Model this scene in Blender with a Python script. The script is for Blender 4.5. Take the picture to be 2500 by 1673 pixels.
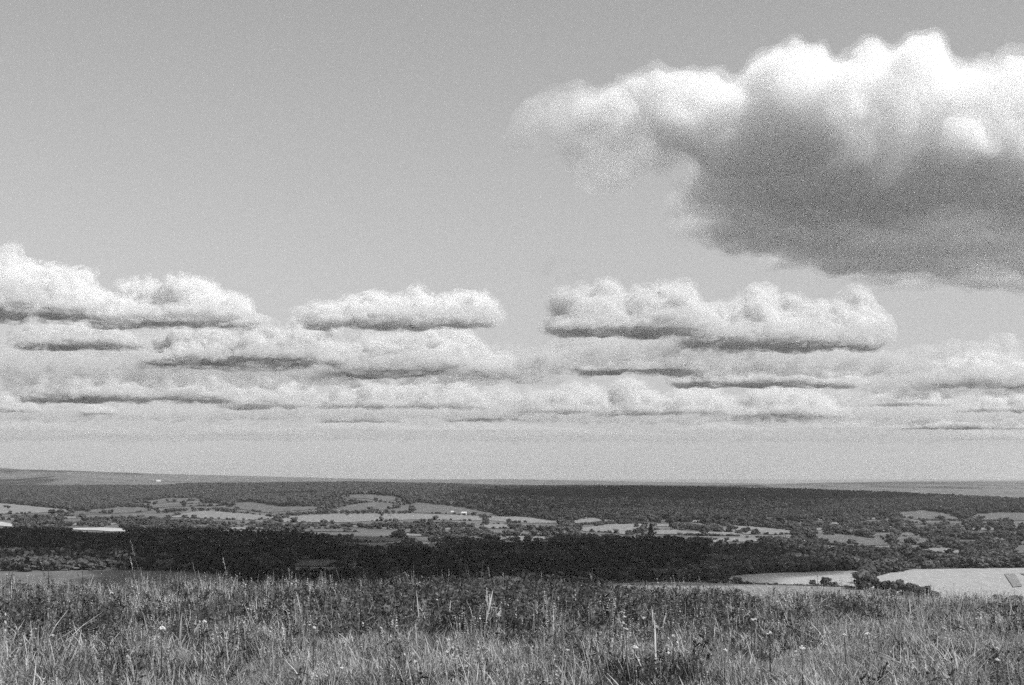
import bpy, bmesh, math, random
import numpy as np
from mathutils import Vector
from mathutils.geometry import delaunay_2d_cdt

for o in list(bpy.data.objects):
    bpy.data.objects.remove(o)
sc = bpy.context.scene
COL = sc.collection

# ------------------------------------------------------------------ camera, sky, sun, exposure
F = 3472.0                      # focal length in photo pixels (50 mm on 36 mm film, 2500 px wide)
CX, CY, HY = 1250.0, 836.5, 1165.0
EYE = 1.6
TH = math.atan((HY - CY) / F)
cam = bpy.data.cameras.new('camera')
cam_o = bpy.data.objects.new('camera', cam)
COL.objects.link(cam_o)
sc.camera = cam_o
cam.sensor_width = 36.0
cam.lens = F / 2500 * 36
cam.clip_start, cam.clip_end = 0.1, 600000
cam_o.location = (0, 0, EYE)
cam_o.rotation_euler = (math.pi / 2 + TH, 0, 0)

SUN_EL, SUN_AZ = math.radians(49), math.radians(118)      # azimuth to the right of the view
world = bpy.data.worlds.new('World')
sc.world = world
world.use_nodes = True
wn = world.node_tree
bg = wn.nodes['Background']
sky = wn.nodes.new('ShaderNodeTexSky')
sky.sky_type = 'NISHITA'
sky.sun_disc = False
sky.sun_elevation = SUN_EL
sky.sun_rotation = SUN_AZ
sky.air_density = 1.0
sky.dust_density = 0.3
film = wn.nodes.new('ShaderNodeVectorMath')               # black-and-white film: one grey from the sky's colour
film.operation = 'DOT_PRODUCT'
film.inputs[1].default_value = (0.0, 0.15, 0.85)
wn.links.new(sky.outputs[0], film.inputs[0])
wn.links.new(film.outputs['Value'], bg.inputs[0])
bg.inputs[1].default_value = 0.083

sun = bpy.data.lights.new('sun', 'SUN')
sun.energy = 5.0
sun.angle = math.radians(0.5)
sun_o = bpy.data.objects.new('sun', sun)
COL.objects.link(sun_o)
SUN_DIR = Vector((math.sin(SUN_AZ) * math.cos(SUN_EL), math.cos(SUN_AZ) * math.cos(SUN_EL), math.sin(SUN_EL)))
sun_o.rotation_euler = SUN_DIR.to_track_quat('Z', 'Y').to_euler()
sun_o.location = (300, 0, 400)

sc.view_settings.view_transform = 'Standard'
sc.view_settings.look = 'None'
sc.view_settings.exposure = 0.12
sc.view_settings.gamma = 1.0
sc.view_settings.use_curve_mapping = False
sc.render.engine = 'CYCLES'
cy = sc.cycles
cy.use_denoising = False
cy.use_adaptive_sampling = True
cy.adaptive_threshold = 0.05
cy.adaptive_min_samples = 16
cy.max_bounces = 26
cy.diffuse_bounces = 3
cy.glossy_bounces = 1
cy.transmission_bounces = 3
cy.transparent_max_bounces = 8
cy.volume_bounces = 22

# ------------------------------------------------------------------ helpers
CT, ST = math.cos(TH), math.sin(TH)


def ray(px, py):
    x = (px - CX) / F
    y = (CY - py) / F
    return Vector((x, CT - y * ST, ST + y * CT))


def at(px, py, d):
    """World point on the sight line of photo pixel (px, py) at world Y = d."""
    v = ray(px, py)
    return Vector((0, 0, EYE)) + v * (d / v.y)


def project(x, y, z):
    t = y * CT + (z - EYE) * ST
    v = -y * ST + (z - EYE) * CT
    t = np.maximum(t, 1e-3)
    return CX + F * x / t, CY - F * v / t


def tag(o, label=None, cat=None, group=None, kind=None):
    if label:
        o['label'] = label
    if cat:
        o['category'] = cat
    if group:
        o['group'] = group
    if kind:
        o['kind'] = kind
    return o


def empty(name, loc, rz=0.0):
    o = bpy.data.objects.new(name, None)
    COL.objects.link(o)
    o.location = loc
    o.rotation_euler = (0, 0, rz)
    o.empty_display_size = 0.2
    return o


def mesh_from(name, V, Fc, mats=(), smooth=False, idx=None):
    me = bpy.data.meshes.new(name)
    me.from_pydata(np.asarray(V, dtype=float).tolist(), [], [list(map(int, f)) for f in Fc])
    for m in mats:
        me.materials.append(m)
    if smooth:
        me.polygons.foreach_set('use_smooth', np.ones(len(me.polygons), dtype=bool))
    if idx is not None:
        me.polygons.foreach_set('material_index', np.asarray(idx, dtype=np.int32))
    me.update()
    return me


def obj(name, me, parent=None, loc=(0, 0, 0)):
    o = bpy.data.objects.new(name, me)
    COL.objects.link(o)
    o.location = loc
    if parent is not None:
        o.parent = parent
    return o


def copy_tree(root, loc, rz=0.0, scale=(1, 1, 1)):
    r = root.copy()
    COL.objects.link(r)
    r.location = loc
    r.rotation_euler = (0, 0, rz)
    r.scale = scale
    for ch in root.children:
        c = ch.copy()
        COL.objects.link(c)
        c.parent = r
        for g in ch.children:
            d = g.copy()
            COL.objects.link(d)
            d.parent = c
    return r


# cheap value noise, used for land and plants
_rs = np.random.RandomState(7)
_LAT = _rs.rand(256, 256)


def vnoise(x, y):
    x = np.asarray(x, dtype=float)
    y = np.asarray(y, dtype=float)
    xi, yi = np.floor(x).astype(int), np.floor(y).astype(int)
    fx, fy = x - xi, y - yi
    fx = fx * fx * (3 - 2 * fx)
    fy = fy * fy * (3 - 2 * fy)
    a = _LAT[xi & 255, yi & 255]
    b = _LAT[(xi + 1) & 255, yi & 255]
    c = _LAT[xi & 255, (yi + 1) & 255]
    d = _LAT[(xi + 1) & 255, (yi + 1) & 255]
    return (a * (1 - fx) + b * fx) * (1 - fy) + (c * (1 - fx) + d * fx) * fy


def fbm(x, y, n=4):
    s, a, t = 0, 1.0, 0
    for k in range(n):
        s = s + a * vnoise(x * 2 ** k + 17.3 * k, y * 2 ** k + 5.1 * k)
        t += a
        a *= 0.5
    return s / t


def icosphere(sub):
    bm = bmesh.new()
    bmesh.ops.create_icosphere(bm, subdivisions=sub, radius=1)
    v = np.array([x.co[:] for x in bm.verts])
    f = np.array([[q.index for q in x.verts] for x in bm.faces])
    bm.free()
    return v, f


def mat(name, lo, hi, scale=1.0, rough=0.85, per_object=0.0, trans=0.0, coord='Object', bump=0.0, detail=6, stretch=None):
    """Grey procedural surface: noise between two greys, optional variation per object or instance."""
    m = bpy.data.materials.new(name)
    m.use_nodes = True
    n = m.node_tree
    b = n.nodes['Principled BSDF']
    b.inputs['Roughness'].default_value = rough
    b.inputs['Specular IOR Level'].default_value = 0.2
    tc = n.nodes.new('ShaderNodeTexCoord')
    ns = n.nodes.new('ShaderNodeTexNoise')
    ns.inputs['Scale'].default_value = scale
    ns.inputs['Detail'].default_value = detail
    ns.inputs['Roughness'].default_value = 0.62
    src = tc.outputs[coord]
    if stretch:
        mp = n.nodes.new('ShaderNodeMapping')
        mp.inputs['Rotation'].default_value = (0, 0, stretch[0])
        mp.inputs['Scale'].default_value = (stretch[1], 1, 1)
        n.links.new(src, mp.inputs[0])
        src = mp.outputs[0]
    n.links.new(src, ns.inputs['Vector'])
    r = n.nodes.new('ShaderNodeValToRGB')
    r.color_ramp.elements[0].position = 0.3
    r.color_ramp.elements[1].position = 0.7
    r.color_ramp.elements[0].color = (lo, lo, lo, 1)
    r.color_ramp.elements[1].color = (hi, hi, hi, 1)
    n.links.new(ns.outputs['Fac'], r.inputs[0])
    out = r.outputs[0]
    if per_object:
        oi = n.nodes.new('ShaderNodeObjectInfo')
        mr = n.nodes.new('ShaderNodeMapRange')
        mr.inputs['To Min'].default_value = 1 - per_object
        mr.inputs['To Max'].default_value = 1 + per_object
        n.links.new(oi.outputs['Random'], mr.inputs['Value'])
        vm = n.nodes.new('ShaderNodeVectorMath')
        vm.operation = 'SCALE'
        n.links.new(out, vm.inputs[0])
        n.links.new(mr.outputs[0], vm.inputs['Scale'])
        out = vm.outputs[0]
    n.links.new(out, b.inputs['Base Color'])
    if trans:
        tr = n.nodes.new('ShaderNodeBsdfTranslucent')
        mx = n.nodes.new('ShaderNodeMixShader')
        mx.inputs[0].default_value = trans
        n.links.new(out, tr.inputs[0])
        n.links.new(b.outputs[0], mx.inputs[1])
        n.links.new(tr.outputs[0], mx.inputs[2])
        n.links.new(mx.outputs[0], n.nodes['Material Output'].inputs['Surface'])
    if bump:
        bp = n.nodes.new('ShaderNodeBump')
        bp.inputs['Strength'].default_value = bump
        n.links.new(ns.outputs['Fac'], bp.inputs['Height'])
        n.links.new(bp.outputs[0], b.inputs['Normal'])
    return m


def volume_mat(name, dens, an=0.1, grey=1.0):
    m = bpy.data.materials.new(name)
    m.use_nodes = True
    n = m.node_tree
    n.nodes.clear()
    o = n.nodes.new('ShaderNodeOutputMaterial')
    v = n.nodes.new('ShaderNodeVolumePrincipled')
    v.inputs['Color'].default_value = (grey, grey, grey, 1)
    v.inputs['Density'].default_value = dens
    v.inputs['Anisotropy'].default_value = an
    n.links.new(v.outputs[0], o.inputs['Volume'])
    return m
# ------------------------------------------------------------------ the land
def interp(x, pts):
    return np.interp(x, [p[0] for p in pts], [p[1] for p in pts])


RIDGE_TOP = [(-400, 1186), (0, 1190), (200, 1191), (400, 1191), (460, 1186), (640, 1184), (870, 1182), (1100, 1186), (1190, 1190), (1300, 1192),
             (1560, 1192), (1900, 1198), (2150, 1208), (2500, 1226), (2900, 1236)]
RIDGE_D = [(-400, 6500), (1900, 6500), (2200, 5400), (2500, 4600), (2900, 4300)]
FAR1 = [(-400, 1164), (0, 1166), (60, 1164), (105, 1159), (140, 1156), (175, 1159), (210, 1166), (300, 1172), (640, 1178), (1000, 1181), (1900, 1185), (2140, 1190), (2500, 1196), (2900, 1196)]
FAR2 = [(-400, 1138), (0, 1144), (200, 1150), (430, 1158), (640, 1163), (840, 1168), (1000, 1171), (1240, 1170), (1560, 1176), (1880, 1181), (2140, 1176), (2500, 1174), (2900, 1172)]
HA, HB = -0.032, 0.00226


def smooth(t):
    t = np.clip(t, 0, 1)
    return t * t * (3 - 2 * t)


def row_z(row, d):
    """Height of ground that shows at photo row `row` from distance d."""
    y = (CY - row) / F
    return EYE + d * (ST + y * CT) / (CT - y * ST)


def ground_z(x, y):
    x = np.asarray(x, dtype=float)
    y = np.asarray(y, dtype=float)
    # the down: a hill brow along x with the meadow on it
    yy = np.maximum(y, -30.0)
    para = -HA * yy - HB * yy * yy
    y0 = 74.0
    tilt = 0.0185 * np.clip(x, -60, 60) - 0.006 * 4 * np.log1p(np.exp(np.clip((x - 2) / 4, -20, 14)))
    steep = -HA * y0 - HB * y0 * y0 - 0.30 * (yy - y0)
    hill = np.where(yy < y0, para, steep) - tilt
    hill = np.where(y < 0, 0.02 * yy - tilt, hill)
    hill = hill + 0.16 * (fbm(x * .23 + 3, y * .23 + 9, 3) - .5) * np.clip(1.5 - np.abs(y) / 60, .2, 1)
    # the vale and the ridges beyond
    yd = np.maximum(y, 300.0)
    pxc = np.clip(CX + F * x / yd, -400, 2900)
    vale = -95.0 + 4.0 * (fbm(x / 900.0 + 40, y / 900.0 + 40, 2) - .5) * 2 * smooth((yd - 1500) / 1500)
    dr = interp(pxc, RIDGE_D)
    zr = row_z(interp(pxc, RIDGE_TOP), dr)
    t = np.clip((yd - 2500) / (dr - 2500), 0, 1)
    z = vale + (zr - vale) * t ** 1.6
    z = z + 27 * np.exp(-((x + 390) / 420) ** 2 - ((y - 4350) / 480) ** 2) * (1 - smooth((yd - 5200) / 900))
    back = smooth((yd - dr) / 1400)
    z = np.where(yd > dr, zr + (-150 - zr) * back, z)
    z1 = row_z(interp(pxc, FAR1), 11000.0)
    z2 = row_z(interp(pxc, FAR2), 17000.0)
    w1 = np.exp(-((yd - 11000) / 1300) ** 2)
    z = np.where(yd > 8000, z + (z1 - z) * w1, z)
    s2 = smooth((yd - 12800) / 4200)
    z = z + (z2 - z) * s2 * (yd > 12800)
    z = z + smooth((yd - 9000) / 1500) * 9 * (fbm(x / 130.0, y / 500.0, 3) - .5)
    z = z - smooth((yd - 17000) / 6000) * 140
    foot = smooth((y - 300) / 90)
    out = np.where(y < 390, np.maximum(hill, -95.0 + 0 * hill) * (1 - foot) + z * foot, z)
    return out


def gz(x, y):
    return float(ground_z(np.array([x]), np.array([y]))[0])


_DS = np.geomspace(1000, 20000, 1600)


def ground_at(px, row, lo=1000):
    """The first piece of ground met along the sight line of photo pixel (px, row)."""
    v = ray(px, row)
    P = np.outer(_DS / v.y, np.array(v)) + np.array([0, 0, EYE])
    g = ground_z(P[:, 0], P[:, 1])
    hit = np.nonzero((P[:, 2] <= g) & (_DS >= lo))[0]
    i = hit[0] if len(hit) else int(np.argmin(P[:, 2] - g))
    return Vector((P[i, 0], P[i, 1], g[i]))


M_land = mat('pasture', .075, .17, .006, coord='Object', detail=8)
M_turf = mat('turf', .05, .16, 2.2, coord='Object', bump=.4)

rr = [0.0] + list(np.geomspace(0.8, 30000, 350))
az = np.concatenate([np.linspace(-30, 30, 361), np.linspace(32, 328, 149)])
az = np.radians(az)
A, Rr = np.meshgrid(az, np.array(rr[1:]))
X, Y = Rr * np.sin(A), Rr * np.cos(A)
Z = ground_z(X, Y)
na = len(az)
V = np.concatenate([[[0, 0, gz(0, 0)]], np.stack([X, Y, Z], -1).reshape(-1, 3)])
q = []
ii = np.arange(na)
jj = (ii + 1) % na
for k in range(len(rr) - 2):
    a = 1 + k * na
    q.append(np.stack([a + ii, a + na + ii, a + na + jj, a + jj], -1))
q = np.concatenate(q)
tri = np.stack([np.zeros(na, int), 1 + ii, 1 + jj], -1)
yc = V[q].mean(1)
idx = np.concatenate([(np.hypot(yc[:, 0], yc[:, 1]) < 120).astype(int), np.ones(na, int)])
ground = obj('ground', mesh_from('ground', V, q.tolist() + tri.tolist(), [M_land, M_turf], True, idx))
tag(ground, kind='structure')

# the air over the land
HAZE = 2.1e-5
bm = bmesh.new()
bmesh.ops.create_cube(bm, size=1)
for v in bm.verts:
    v.co = Vector((v.co.x * 66000, v.co.y * 66000, -262 if v.co.z < 0 else 210))
me = bpy.data.meshes.new('haze')
bm.to_mesh(me)
bm.free()
me.materials.append(volume_mat('haze', HAZE, .3))
tag(obj('haze', me), kind='stuff')
# ------------------------------------------------------------------ fields (outlines in photo pixels, laid on the land)
M_f = {
    'b': mat('stubble_bright', .25, .37, .03, coord='Object', stretch=(.5, 10)),
    'm': mat('stubble', .15, .26, .02, coord='Object', stretch=(.9, 8)),
    'g': mat('grass_field', .085, .15, .02, coord='Object', stretch=(.2, 6)),
    'd': mat('rough_pasture', .05, .085, .02, coord='Object'),
    'w': mat('chalk_bare_field', .36, .5, .02, coord='Object'),
}
FIELDS = [
    ('m', [(-120, 1226), (0, 1229), (115, 1240), (165, 1245), (172, 1254), (115, 1251), (80, 1254), (-120, 1256)]),
    ('g', [(340, 1227), (400, 1218), (480, 1215), (495, 1222), (440, 1226), (380, 1230)]),
    ('g', [(355, 1236), (420, 1232), (540, 1230), (540, 1236), (440, 1238), (360, 1240)]),
    ('g', [(210, 1247), (280, 1240), (350, 1240), (385, 1246), (330, 1252), (280, 1255), (215, 1251)]),
    ('g', [(568, 1229), (620, 1227), (690, 1238), (780, 1238), (770, 1246), (640, 1252), (580, 1244)]),
    ('m', [(405, 1263), (450, 1255), (490, 1249), (540, 1250), (640, 1259), (700, 1264), (690, 1268), (580, 1271), (470, 1266)]),
    ('w', [(-120, 1274), (0, 1275), (35, 1281), (33, 1287), (0, 1285), (-120, 1284)]),
    ('w', [(148, 1293), (215, 1290), (250, 1289), (290, 1291), (345, 1299), (348, 1302), (270, 1299), (235, 1296)]),
    ('m', [(520, 1291), (580, 1288), (690, 1290), (690, 1294), (530, 1294)]),
    ('g', [(740, 1293), (830, 1292), (880, 1299), (740, 1299)]),
    ('g', [(825, 1209), (910, 1208), (970, 1214), (990, 1221), (930, 1225), (900, 1219), (850, 1216)]),
    ('g', [(800, 1247), (850, 1234), (910, 1226), (960, 1230), (975, 1240), (930, 1247), (820, 1251)]),
    ('m', [(670, 1269), (700, 1262), (790, 1257), (1000, 1255), (1100, 1258), (1180, 1261), (1175, 1272), (1100, 1271), (1000, 1270), (860, 1276), (690, 1276)]),
    ('g', [(1005, 1246), (1010, 1226), (1100, 1236), (1180, 1250), (1220, 1256), (1180, 1259), (1100, 1256), (1010, 1252)]),
    ('m', [(1190, 1262), (1260, 1262), (1300, 1265), (1360, 1274), (1366, 1278), (1250, 1277), (1195, 1272)]),
    ('m', [(1180, 1282), (1255, 1282), (1250, 1292), (1185, 1291)]),
    ('g', [(838, 1318), (920, 1313), (985, 1315), (970, 1322), (930, 1325), (870, 1325)]),
    ('m', [(893, 1327), (946, 1327), (940, 1334), (905, 1334)]),
    ('m', [(955, 1304), (1000, 1303), (1042, 1307), (1040, 1311), (965, 1309)]),
    ('m', [(1016, 1331), (1064, 1332), (1062, 1337), (1018, 1336)]),
    ('m', [(1072, 1333), (1100, 1333), (1098, 1339), (1076, 1338)]),
    ('g', [(1015, 1318), (1100, 1319), (1100, 1323), (1020, 1322)]),
    ('m', [(1128, 1321), (1195, 1321), (1192, 1326), (1132, 1326)]),
    ('m', [(1210, 1303), (1348, 1303), (1346, 1308), (1215, 1308)]),
    ('m', [(1235, 1310), (1340, 1311), (1345, 1318), (1310, 1322), (1240, 1321)]),
    ('m', [(1398, 1272), (1430, 1265), (1462, 1266), (1474, 1272), (1440, 1277), (1408, 1280)]),
    ('m', [(1466, 1264), (1500, 1263), (1502, 1268), (1470, 1267)]),
    ('m', [(1405, 1291), (1490, 1281), (1572, 1280), (1570, 1298), (1530, 1308), (1500, 1302), (1430, 1299)]),
    ('m', [(1592, 1297), (1660, 1294), (1680, 1300), (1800, 1301), (1795, 1309), (1660, 1306), (1600, 1305)]),
    ('m', [(1600, 1282), (1640, 1281), (1640, 1286), (1605, 1287)]),
    ('m', [(1730, 1272), (1770, 1273), (1800, 1285), (1880, 1290), (1945, 1298), (1930, 1304), (1880, 1306), (1815, 1305), (1790, 1290)]),
    ('m', [(1715, 1325), (1760, 1315), (1880, 1314), (1888, 1320), (1860, 1323), (1740, 1326)]),
    ('g', [(1960, 1309), (2050, 1305), (2100, 1311), (2180, 1324), (2170, 1332), (2090, 1336), (2020, 1329)]),
    ('g', [(2184, 1312), (2240, 1310), (2292, 1322), (2270, 1332), (2230, 1330), (2186, 1322)]),
    ('m', [(2145, 1341), (2230, 1343), (2310, 1338), (2366, 1351), (2300, 1352), (2200, 1347)]),
    ('m', [(2203, 1360), (2278, 1362), (2278, 1367), (2210, 1364)]),
    ('g', [(2188, 1252), (2250, 1246), (2310, 1254), (2352, 1268), (2250, 1270), (2200, 1264)]),
    ('g', [(2370, 1258), (2430, 1252), (2560, 1254), (2640, 1262), (2560, 1272), (2400, 1270)]),
    ('m', [(2165, 1283), (2196, 1282), (2194, 1289), (2168, 1289)]),
    ('m', [(2028, 1276), (2052, 1276), (2050, 1281), (2030, 1281)]),
    ('g', [(2320, 1314), (2380, 1312), (2380, 1317), (2330, 1318)]),
    ('g', [(2400, 1316), (2470, 1317), (2470, 1321), (2410, 1320)]),
    ('g', [(2465, 1334), (2530, 1332), (2530, 1350), (2475, 1354)]),
    ('b', [(1755, 1413), (1810, 1406), (1880, 1402), (2000, 1398), (2105, 1395), (2112, 1440), (2060, 1434), (1960, 1431), (1880, 1429), (1815, 1424)]),
    ('b', [(2135, 1412), (2170, 1402), (2230, 1393), (2330, 1391), (2500, 1389), (2900, 1388), (2900, 1500), (2500, 1500), (2320, 1490), (2120, 1460)]),
    ('m', [(1480, 1430), (1560, 1425), (1650, 1424), (1880, 1431), (2000, 1435), (2110, 1440), (2110, 1500), (1480, 1500)]),
    ('g', [(120, 1402), (185, 1397), (300, 1395), (400, 1397), (500, 1403), (560, 1408), (560, 1470), (120, 1470)]),
    ('m', [(166, 1388), (206, 1388), (206, 1392), (168, 1392)]),
    ('d', [(708, 1371), (760, 1368), (870, 1372), (960, 1377), (900, 1383), (800, 1384), (715, 1384)]),
    ('m', [(2452, 1405), (2478, 1405), (2496, 1436), (2474, 1438)]),
    ('m', [(2490, 1404), (2520, 1404), (2560, 1420), (2530, 1421)]),
]
# the patchwork of narrow strips between the larger fields
DARKISH = [(-400, 1290), (640, 1294), (780, 1301), (835, 1328), (1100, 1338), (1240, 1322), (1400, 1313), (1660, 1311), (1720, 1327), (1900, 1318), (2000, 1326), (2245, 1350), (2900, 1352)]
_r = random.Random(21)
_tries = 0
while len(FIELDS) < 98 and _tries < 4000:
    _tries += 1
    x0 = _r.uniform(830, 2480) if _r.random() < .8 else _r.uniform(-50, 830)
    y0 = _r.uniform(1246, 1340)
    w, hh = _r.uniform(28, 110), _r.uniform(2.6, 5.0)
    if y0 + hh + 3 > np.interp(x0, [p[0] for p in DARKISH], [p[1] for p in DARKISH]) or y0 + hh + 3 > np.interp(x0 + w, [p[0] for p in DARKISH], [p[1] for p in DARKISH]):
        continue
    if y0 < np.interp(x0, [-400, 300, 800, 1000, 1200, 1800, 2200, 2500], [1250, 1246, 1246, 1256, 1266, 1268, 1262, 1250]):
        continue
    tl = _r.uniform(-2.5, 2.5)
    p = [(x0, y0 + hh * .6), (x0 + w * .3, y0), (x0 + w, y0 + tl), (x0 + w * .96, y0 + hh + tl), (x0 + w * .4, y0 + hh + .5)]
    bb = [(min(a for a, b in q), max(a for a, b in q), min(b for a, b in q), max(b for a, b in q)) for _, q in FIELDS]
    if any(x0 - 8 < b1 and x0 + w + 8 > b0 and y0 - 5 < c1 and y0 + hh + 5 > c0 for b0, b1, c0, c1 in bb):
        continue
    FIELDS.append((_r.choice('mmgg'), p))


def rag(pts, kind, seed):
    """Uneven field edges: extra corners moved a little."""
    r = random.Random(seed)
    out = []
    for i, (x, y) in enumerate(pts):
        x2, y2 = pts[(i + 1) % len(pts)]
        m = 3 if abs(x2 - x) > 40 else 1
        for k in range(m):
            t = k / m
            out.append((x + (x2 - x) * t + (r.uniform(-3, 3) if k else 0), y + (y2 - y) * t + (r.uniform(-.9, .9) if k and y < 1380 else 0)))
    return out


FIELDS = [(k, rag(p, k, i)) for i, (k, p) in enumerate(FIELDS)]


def field_mesh(pts, lift):
    W = [ground_at(px, row) for px, row in pts]
    P = []
    n = len(W)
    for i in range(n):
        a, b = W[i], W[(i + 1) % n]
        m = max(1, int((b - a).length / 70))
        for k in range(m):
            c = a.lerp(b, k / m)
            P.append(Vector((c.x, c.y)))
    m = len(P)
    xs = [p.x for p in P]
    ys = [p.y for p in P]
    step = max(45.0, (max(xs) - min(xs)) / 25)
    inner = []
    x = min(xs) + step / 2
    while x < max(xs):
        y = min(ys) + step / 2
        while y < max(ys):
            inner.append(Vector((x + 7 * math.sin(y), y + 7 * math.sin(x))))
            y += step
        x += step
    r = delaunay_2d_cdt(P + inner, [(i, (i + 1) % m) for i in range(m)], [], 1, 0.5)
    vs = np.array([(v.x, v.y) for v in r[0]])
    z = ground_z(vs[:, 0], vs[:, 1]) + lift
    return np.column_stack([vs, z]), r[2]


for k, (kind, pts) in enumerate(FIELDS):
    Vf, Ff = field_mesh(pts, 1.0 + (0.7 if kind == 'm' and pts[0][0] > 2440 and pts[0][1] > 1400 else 0))
    if len(Ff):
        tag(obj('field', mesh_from('field', Vf, Ff, [M_f[kind]], True)), kind='structure')


def in_poly(px, py, poly):
    c = np.zeros(len(px), bool)
    n = len(poly)
    for i in range(n):
        x1, y1 = poly[i]
        x2, y2 = poly[(i + 1) % n]
        if y1 == y2:
            continue
        m = ((y1 > py) != (y2 > py)) & (px < (x2 - x1) * (py - y1) / (y2 - y1) + x1)
        c ^= m
    return c


def in_fields(px, py):
    c = np.zeros(len(px), bool)
    for kind, pts in FIELDS:
        xs, ys = [p[0] for p in pts], [p[1] for p in pts]
        w = np.nonzero((px > min(xs)) & (px < max(xs)) & (py > min(ys)) & (py < max(ys)))[0]
        if len(w):
            c[w] |= in_poly(px[w], py[w], pts)
    return c


# ------------------------------------------------------------------ trees
def clumps(rs, n, centre, rad, size, flat=.35):
    """n small four-cornered leaf sprays spread through the outer part of an ellipsoid."""
    d = rs.normal(size=(n, 3))
    d /= np.linalg.norm(d, axis=1)[:, None]
    p = centre + d * rad * (rs.uniform(.55, 1.06, n) ** .6)[:, None]
    u = rs.normal(size=(n, 3))
    u /= np.linalg.norm(u, axis=1)[:, None]
    w = np.cross(d + flat * rs.normal(size=(n, 3)), u)
    w /= np.linalg.norm(w, axis=1)[:, None] + 1e-9
    s = size * rs.uniform(.6, 1.3, n)[:, None]
    u2 = np.cross(w, d)
    q = np.stack([p - w * s - u2 * s * .7, p + w * s * .8 - u2 * s, p + w * s + u2 * s * .8, p - w * s * .7 + u2 * s], 1)
    return q.reshape(-1, 3), np.arange(4 * n).reshape(-1, 4)


def join(parts):
    V, Fc, o = [], [], 0
    for v, f in parts:
        V.append(np.asarray(v))
        Fc += (np.asarray(f) + o).tolist()
        o += len(v)
    return np.concatenate(V), Fc


IV1, IF1 = icosphere(1)


def lump(rs, c, r, sub=1, rough=.22):
    v, f = (IV1, IF1) if sub == 1 else (IV2, IF2)
    s = 1 + rough * rs.normal(size=len(v))
    return np.asarray(c) + v * np.asarray(r) * s[:, None], f


def crown_broad(seed, nl=9, per=45, size=.062):
    """A broadleaf crown, unit height 1 from ground, made of several leafy lobes round a dark inside."""
    rs = np.random.RandomState(seed)
    parts = []
    for i in range(nl):
        a = rs.uniform(0, 2 * math.pi)
        h = rs.uniform(.28, .82)
        rad = .36 * math.sqrt(max(.05, 1 - ((h - .5) / .5) ** 2)) * rs.uniform(.5, .95)
        c = np.array([rad * math.cos(a), rad * math.sin(a), h])
        r = np.array([.17, .17, .145]) * rs.uniform(.75, 1.25)
        parts.append(lump(rs, c, r * .78))
        parts.append(clumps(rs, per, c, r, size))
    parts.append(lump(rs, (0, 0, .52), (.26, .26, .33)))
    return join(parts)


def crown_conifer(seed, tiers=9, per=26):
    rs = np.random.RandomState(seed)
    parts = []
    for i in range(tiers):
        h = .1 + .86 * i / (tiers - 1)
        r = .19 * (1 - h) ** .8 + .015
        parts.append(lump(rs, (0, 0, h), (r * .8, r * .8, .08), rough=.15))
        parts.append(clumps(rs, per, np.array([0, 0, h]), np.array([r, r, .06]), .045))
    return join(parts)


def crown_bush(seed):
    rs = np.random.RandomState(seed)
    parts = []
    for i in range(9):
        a = rs.uniform(0, 2 * math.pi)
        rad = rs.uniform(0, .5)
        c = np.array([rad * math.cos(a), rad * math.sin(a), rs.uniform(.3, .68) * (1 - .4 * rad)])
        r = np.array([.27, .27, .3]) * rs.uniform(.7, 1.1)
        parts.append(lump(rs, c, r * .8))
        parts.append(clumps(rs, 46, c, r, .085))
    return join(parts)


def tube(pts, rad, n=6):
    V, Fc = [], []
    for i, (p, r) in enumerate(zip(pts, rad)):
        p = Vector(p)
        d = (Vector(pts[min(i + 1, len(pts) - 1)]) - Vector(pts[max(i - 1, 0)])).normalized()
        a = d.orthogonal().normalized()
        b = d.cross(a)
        for k in range(n):
            t = 2 * math.pi * k / n
            V.append((p + (a * math.cos(t) + b * math.sin(t)) * r)[:])
        if i:
            for k in range(n):
                o = (i - 1) * n
                Fc.append((o + k, o + (k + 1) % n, o + n + (k + 1) % n, o + n + k))
    Fc.append(tuple(range(n))[::-1])
    Fc.append(tuple((len(pts) - 1) * n + k for k in range(n)))
    return V, Fc


def trunk_mesh(seed, top=.7):
    rs = random.Random(seed)
    V, Fc = tube([(0, 0, -.03), (0, 0, .05), (.012, .004, .25), (0, .01, .45), (.01, 0, top)], [.045, .032, .026, .018, .006])
    for i in range(5):
        a = 2 * math.pi * (i + rs.random() * .6) / 5
        h = rs.uniform(.2, .42)
        v, f = tube([(0, 0, h), (.1 * math.cos(a), .1 * math.sin(a), h + .1), (.24 * math.cos(a), .24 * math.sin(a), h + .24)], [.014, .01, .004], 5)
        o = len(V)
        V += v
        Fc += [tuple(x + o for x in q) for q in f]
    return V, Fc


M_bark = mat('bark', .04, .09, 8)
M_leaf = mat('leaves', .065, .115, 6, per_object=.35, trans=.12)
M_leafd = mat('leaves_dark', .048, .08, 6, per_object=.3, trans=.1)
M_leafp = mat('leaves_pale', .09, .15, 6, per_object=.2, trans=.15)
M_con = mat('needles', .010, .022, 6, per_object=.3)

LIB = {}


def lib(name, kind_meshes):
    """An unlinked shelf of crown shapes that the woods are grown from."""
    c = bpy.data.collections.new(name)
    for i, me in enumerate(kind_meshes):
        c.objects.link(bpy.data.objects.new('%s_%02d' % (name, i), me))
    LIB[name] = c


def with_trunk(V, Fc, top=.7):
    tv, tf = tube([(0, 0, -.08), (0, 0, .2), (0, 0, top)], [.03, .024, .008], 5)
    V = list(map(tuple, V))
    o = len(V)
    return V + tv, list(Fc) + [tuple(x + o for x in q) for q in tf]


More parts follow.
